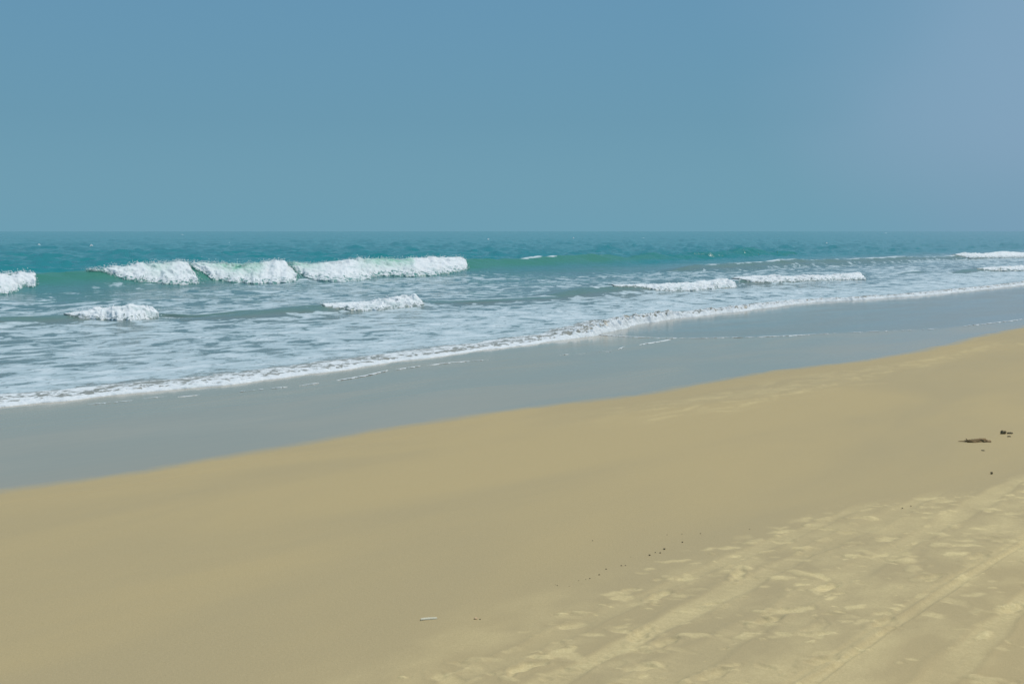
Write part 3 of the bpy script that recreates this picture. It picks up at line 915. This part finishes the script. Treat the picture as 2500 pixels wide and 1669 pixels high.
foam_line(_LINE, 0.065, 'long thin curved foam line where the backwash sheet ends on wet sand', (0.25, 0.68), seed=1.7)
dashes = [[(211, 989), (328, 979)], [(346, 975), (411, 969)], [(431, 970), (487, 965)], [(551, 961), (640, 952), (711, 945)], [(732, 943), (782, 936)],
          [(817, 931), (893, 918), (952, 904)], [(960, 904), (1031, 893)], [(1040, 894), (1099, 886), (1198, 879)]]
for k, d in enumerate(dashes):
    foam_line(d, 0.042, 'short broken foam streak on wet sand running alongside the swash front', 0.42, 'foam streaks beside the swash front', 10.0 + 3.3 * k, 'foam_streak')
for k, d in enumerate([[(1235, 871), (1275, 876)], [(1367, 868), (1391, 865)], [(1405, 865), (1430, 864)], [(1460, 859), (1495, 860)], [(1508, 854), (1526, 847)], [(1560, 843), (1611, 834), (1636, 829)]]):
    foam_line(d, 0.042, 'small foam fleck on wet sand trailing off the long thin foam line', 0.42, 'foam flecks off the thin foam line', 50.0 + 2.7 * k, 'foam_fleck')

# ------------------------------------------------------------------ things lying on the sand
def lump_mesh(name, mat, rx, ry, rz, seed, rings=9, seg=14, rough=0.35, freq=2.6):
    th = np.linspace(0, math.pi, rings)
    ph = np.linspace(0, 2 * math.pi, seg, endpoint=False)
    Tg, Pg = np.meshgrid(th, ph, indexing='ij')
    d = np.stack([np.sin(Tg) * np.cos(Pg), np.sin(Tg) * np.sin(Pg), np.cos(Tg)], -1)
    n = fbm(d[..., 0] * freq + seed, d[..., 1] * freq, d[..., 2] * freq, 3, 0.6)
    v = d * (1 + rough * n)[..., None] * np.array([rx, ry, rz])
    return v.reshape(-1, 3), grid_faces(rings, seg, True)
def place_lump(name, mat, u, y, rx, ry, rz, seed, rot=0.0, sink=0.3, rough=0.35, parent=None, freq=2.6):
    p = on_sand(u, y)
    v, f = lump_mesh(name, mat, rx, ry, rz, seed, rough=rough, freq=freq)
    c, s = math.cos(rot), math.sin(rot)
    v = np.stack([v[:, 0] * c - v[:, 1] * s, v[:, 0] * s + v[:, 1] * c, v[:, 2]], 1)
    v[:, 2] -= v[:, 2].min() + sink * rz
    o = mesh_obj(name, v, f, mat, parent=parent)
    o.location = (p[0], p[1], p[2])
    return o
AX = PHI - math.pi / 2        # direction across the view
def tube(path, rads, seg=8):
    path = np.array(path, float); n = len(path)
    tg = np.gradient(path, axis=0); tg /= np.linalg.norm(tg, axis=1)[:, None]
    up = np.array([0, 0, 1.0])
    a = np.cross(tg, up); a /= np.maximum(np.linalg.norm(a, axis=1)[:, None], 1e-6)
    b = np.cross(a, tg)
    ph = np.linspace(0, 2 * math.pi, seg, endpoint=False)
    v = path[:, None, :] + (np.cos(ph)[None, :, None] * a[:, None, :] + np.sin(ph)[None, :, None] * b[:, None, :]) * np.array(rads)[:, None, None]
    return v.reshape(-1, 3), grid_faces(n, seg, True)
# dried seaweed frond: a tapering stalk, a ragged leafy end and an upright twig
p0 = on_sand(2386, 1078)
px = (p0[:2] @ FWD) / F
frond = empty('seaweed_frond', tuple(p0))
thing(frond, 'brown dried seaweed frond with thin stalk lying on damp sand', 'seaweed')
def fr(du, up, fw=0.0):
    d = RGT * du * px + FWD * fw
    return [d[0], d[1], up]
v, f = tube([fr(-46, 0.006), fr(-30, 0.007), fr(-12, 0.010), fr(5, 0.012), fr(18, 0.010)], [0.003, 0.005, 0.007, 0.008, 0.004])
o = mesh_obj('stalk', v, f, M_WEED); o.parent = frond
v, f = tube([fr(-21, 0.004), fr(-25, 0.020), fr(-28, 0.032)], [0.007, 0.005, 0.003])
o = mesh_obj('twig', v, f, M_WEED); o.parent = frond
for k, (du, l, hgt, fw) in enumerate(((-14, 13, 0.016, -0.01), (-4, 12, 0.020, 0.0), (5, 12, 0.022, 0.02), (14, 14, 0.024, 0.01), (20, 11, 0.016, -0.03))):
    v, f = lump_mesh('', None, l * px, 0.035, hgt * 0.75, 3.0 + k * 1.9, rough=0.7, freq=3.4)
    c, s = math.cos(AX + 0.2 * (k - 2)), math.sin(AX + 0.2 * (k - 2))
    v = np.stack([v[:, 0] * c - v[:, 1] * s, v[:, 0] * s + v[:, 1] * c, v[:, 2] + hgt * 0.45], 1) + np.array(fr(du, 0, fw))
    o = mesh_obj('blade', v, f, M_WEED); o.parent = frond
for u, y, w, h, lab, sd in ((2450, 1059, 5.6, 0.019, 'dark rounded seaweed clump, tallest of three beside the dried frond', 2.0),
                            (2466, 1058.5, 5.4, 0.010, 'dark flat seaweed clump with a narrow tail beside the rounded clump', 4.4),
                            (2464, 1066, 3.8, 0.006, 'small dark seaweed scrap in front of the flat clump', 8.1)):
    p = on_sand(u, y); k = p[:2] @ FWD / F
    e_ = empty('seaweed_clump', tuple(p)); thing(e_, lab, 'seaweed')
    for j in range(4):
        v, f = lump_mesh('', None, w * k * (0.75 - 0.12 * j), w * k * 0.7, h * (1 - 0.18 * j), sd + 1.3 * j, rough=0.75, freq=3.2)
        a = AX + 0.5 * j
        c, s = math.cos(a), math.sin(a)
        off = np.array([RGT[0], RGT[1], 0]) * ((-0.45, 0.35, 0.1, -0.7)[j] * w * k)
        v = np.stack([v[:, 0] * c - v[:, 1] * s, v[:, 0] * s + v[:, 1] * c, v[:, 2] + h * (0.6 if j != 1 else 0.9)], 1) + off
        o = mesh_obj('tuft', v, f, M_CLUMP); o.parent = e_
def bit(name, u, y, w, mat, label, cat, group=None, seed=0.0, flat=0.45, rough=0.5):
    p = on_sand(u, y); k = p[:2] @ FWD / F
    o = place_lump(name, mat, u, y, w * k * 0.5, w * k * 0.42, w * k * 0.5 * flat, seed, AX + 0.6 * math.sin(seed), 0.25, rough)
    thing(o, label, cat, group)
bit('pebble', 2421, 1156, 6.5, M_CLUMP, 'lone dark round pebble on bare damp sand below the seaweed', 'pebble', seed=3.0, flat=0.9, rough=0.2)
bit('weed_scrap', 2400, 1100, 8, M_BIT, 'faint thin weed scrap just below the dried frond', 'seaweed', seed=5.0, flat=0.3)
DRIFT = [(1356, 1427, 4), (1361, 1429, 6), (1390, 1431, 4), (1413, 1417, 5), (1430, 1414.5, 5), (1440, 1412, 7), (1463, 1403, 8), (1480, 1389, 7), (1517, 1380.5, 7), (1527, 1380, 6),
         (1586, 1355, 9), (1600, 1348, 5), (1612, 1349, 7), (1622, 1340, 10), (1666, 1323, 7), (1540, 1359, 3), (1447, 1319, 5), (1629, 1305, 4), (1665, 1303, 4),
         (2203, 1240, 7), (2224, 1235, 6), (1830, 1291, 4), (1710, 1302, 5), (2083, 1255, 3)]
for k, (u, y, w) in enumerate(DRIFT):
    bit('weed_bit', u, y, w * 0.58, M_BIT, 'tiny dark weed bit strewn along the edge of the footprints', 'seaweed', 'weed bits along the edge of the footprints', 11.0 + 1.7 * k, 0.5)
# pale razor shell: a long slightly curved half tube, hollow side down
def razor(u, y, length_px, width, height, rise):
    p = on_sand(u, y); k = p[:2] @ FWD / F
    n, sg = 15, 9
    x = np.linspace(-0.5, 0.5, n) * length_px * k
    a = np.linspace(0, math.pi, sg)
    vv = []
    for r_, sgn in ((1.0, 1), (0.82, -1)):
        for xx in x:
            w = width * r_ * (1 - 0.25 * abs(xx / x[-1]) ** 4)
            bend = 0.006 * math.cos(xx / x[-1] * 1.5)
            for aa in a:
                vv.append([xx, w * math.cos(aa) + bend, height * r_ * math.sin(aa) + 0.001])
    v = np.array(vv)
    g = grid_faces(n, sg)
    f = np.concatenate([g, g[:, ::-1] + n * sg,
                        np.array([[i * sg, (i + 1) * sg, (i + 1) * sg + n * sg, i * sg + n * sg] for i in range(n - 1)]),
                        np.array([[i * sg + sg - 1, i * sg + sg - 1 + n * sg, (i + 1) * sg + sg - 1 + n * sg, (i + 1) * sg + sg - 1] for i in range(n - 1)])])
    rot = AX + 0.18
    c, s = math.cos(rot), math.sin(rot)
    v = np.stack([v[:, 0] * c - v[:, 1] * s, v[:, 0] * s + v[:, 1] * c, v[:, 2] + rise], 1)
    o = mesh_obj('razor_shell', v, f, M_PALE)
    o.location = tuple(p)
    return o
thing(razor(1047, 1512, 40, 0.011, 0.010, 0.0), 'pale long narrow shell lying on smooth damp sand', 'shell')
bit('shell', 1161, 1511, 9, M_PEACH, 'tiny peach coloured shell near the pale long shell', 'shell', seed=2.2, flat=0.6, rough=0.15)
bit('pebble', 1172, 1512, 4, M_BIT, 'tiny dark pebble touching the peach coloured shell', 'pebble', seed=6.2, flat=0.8, rough=0.2)
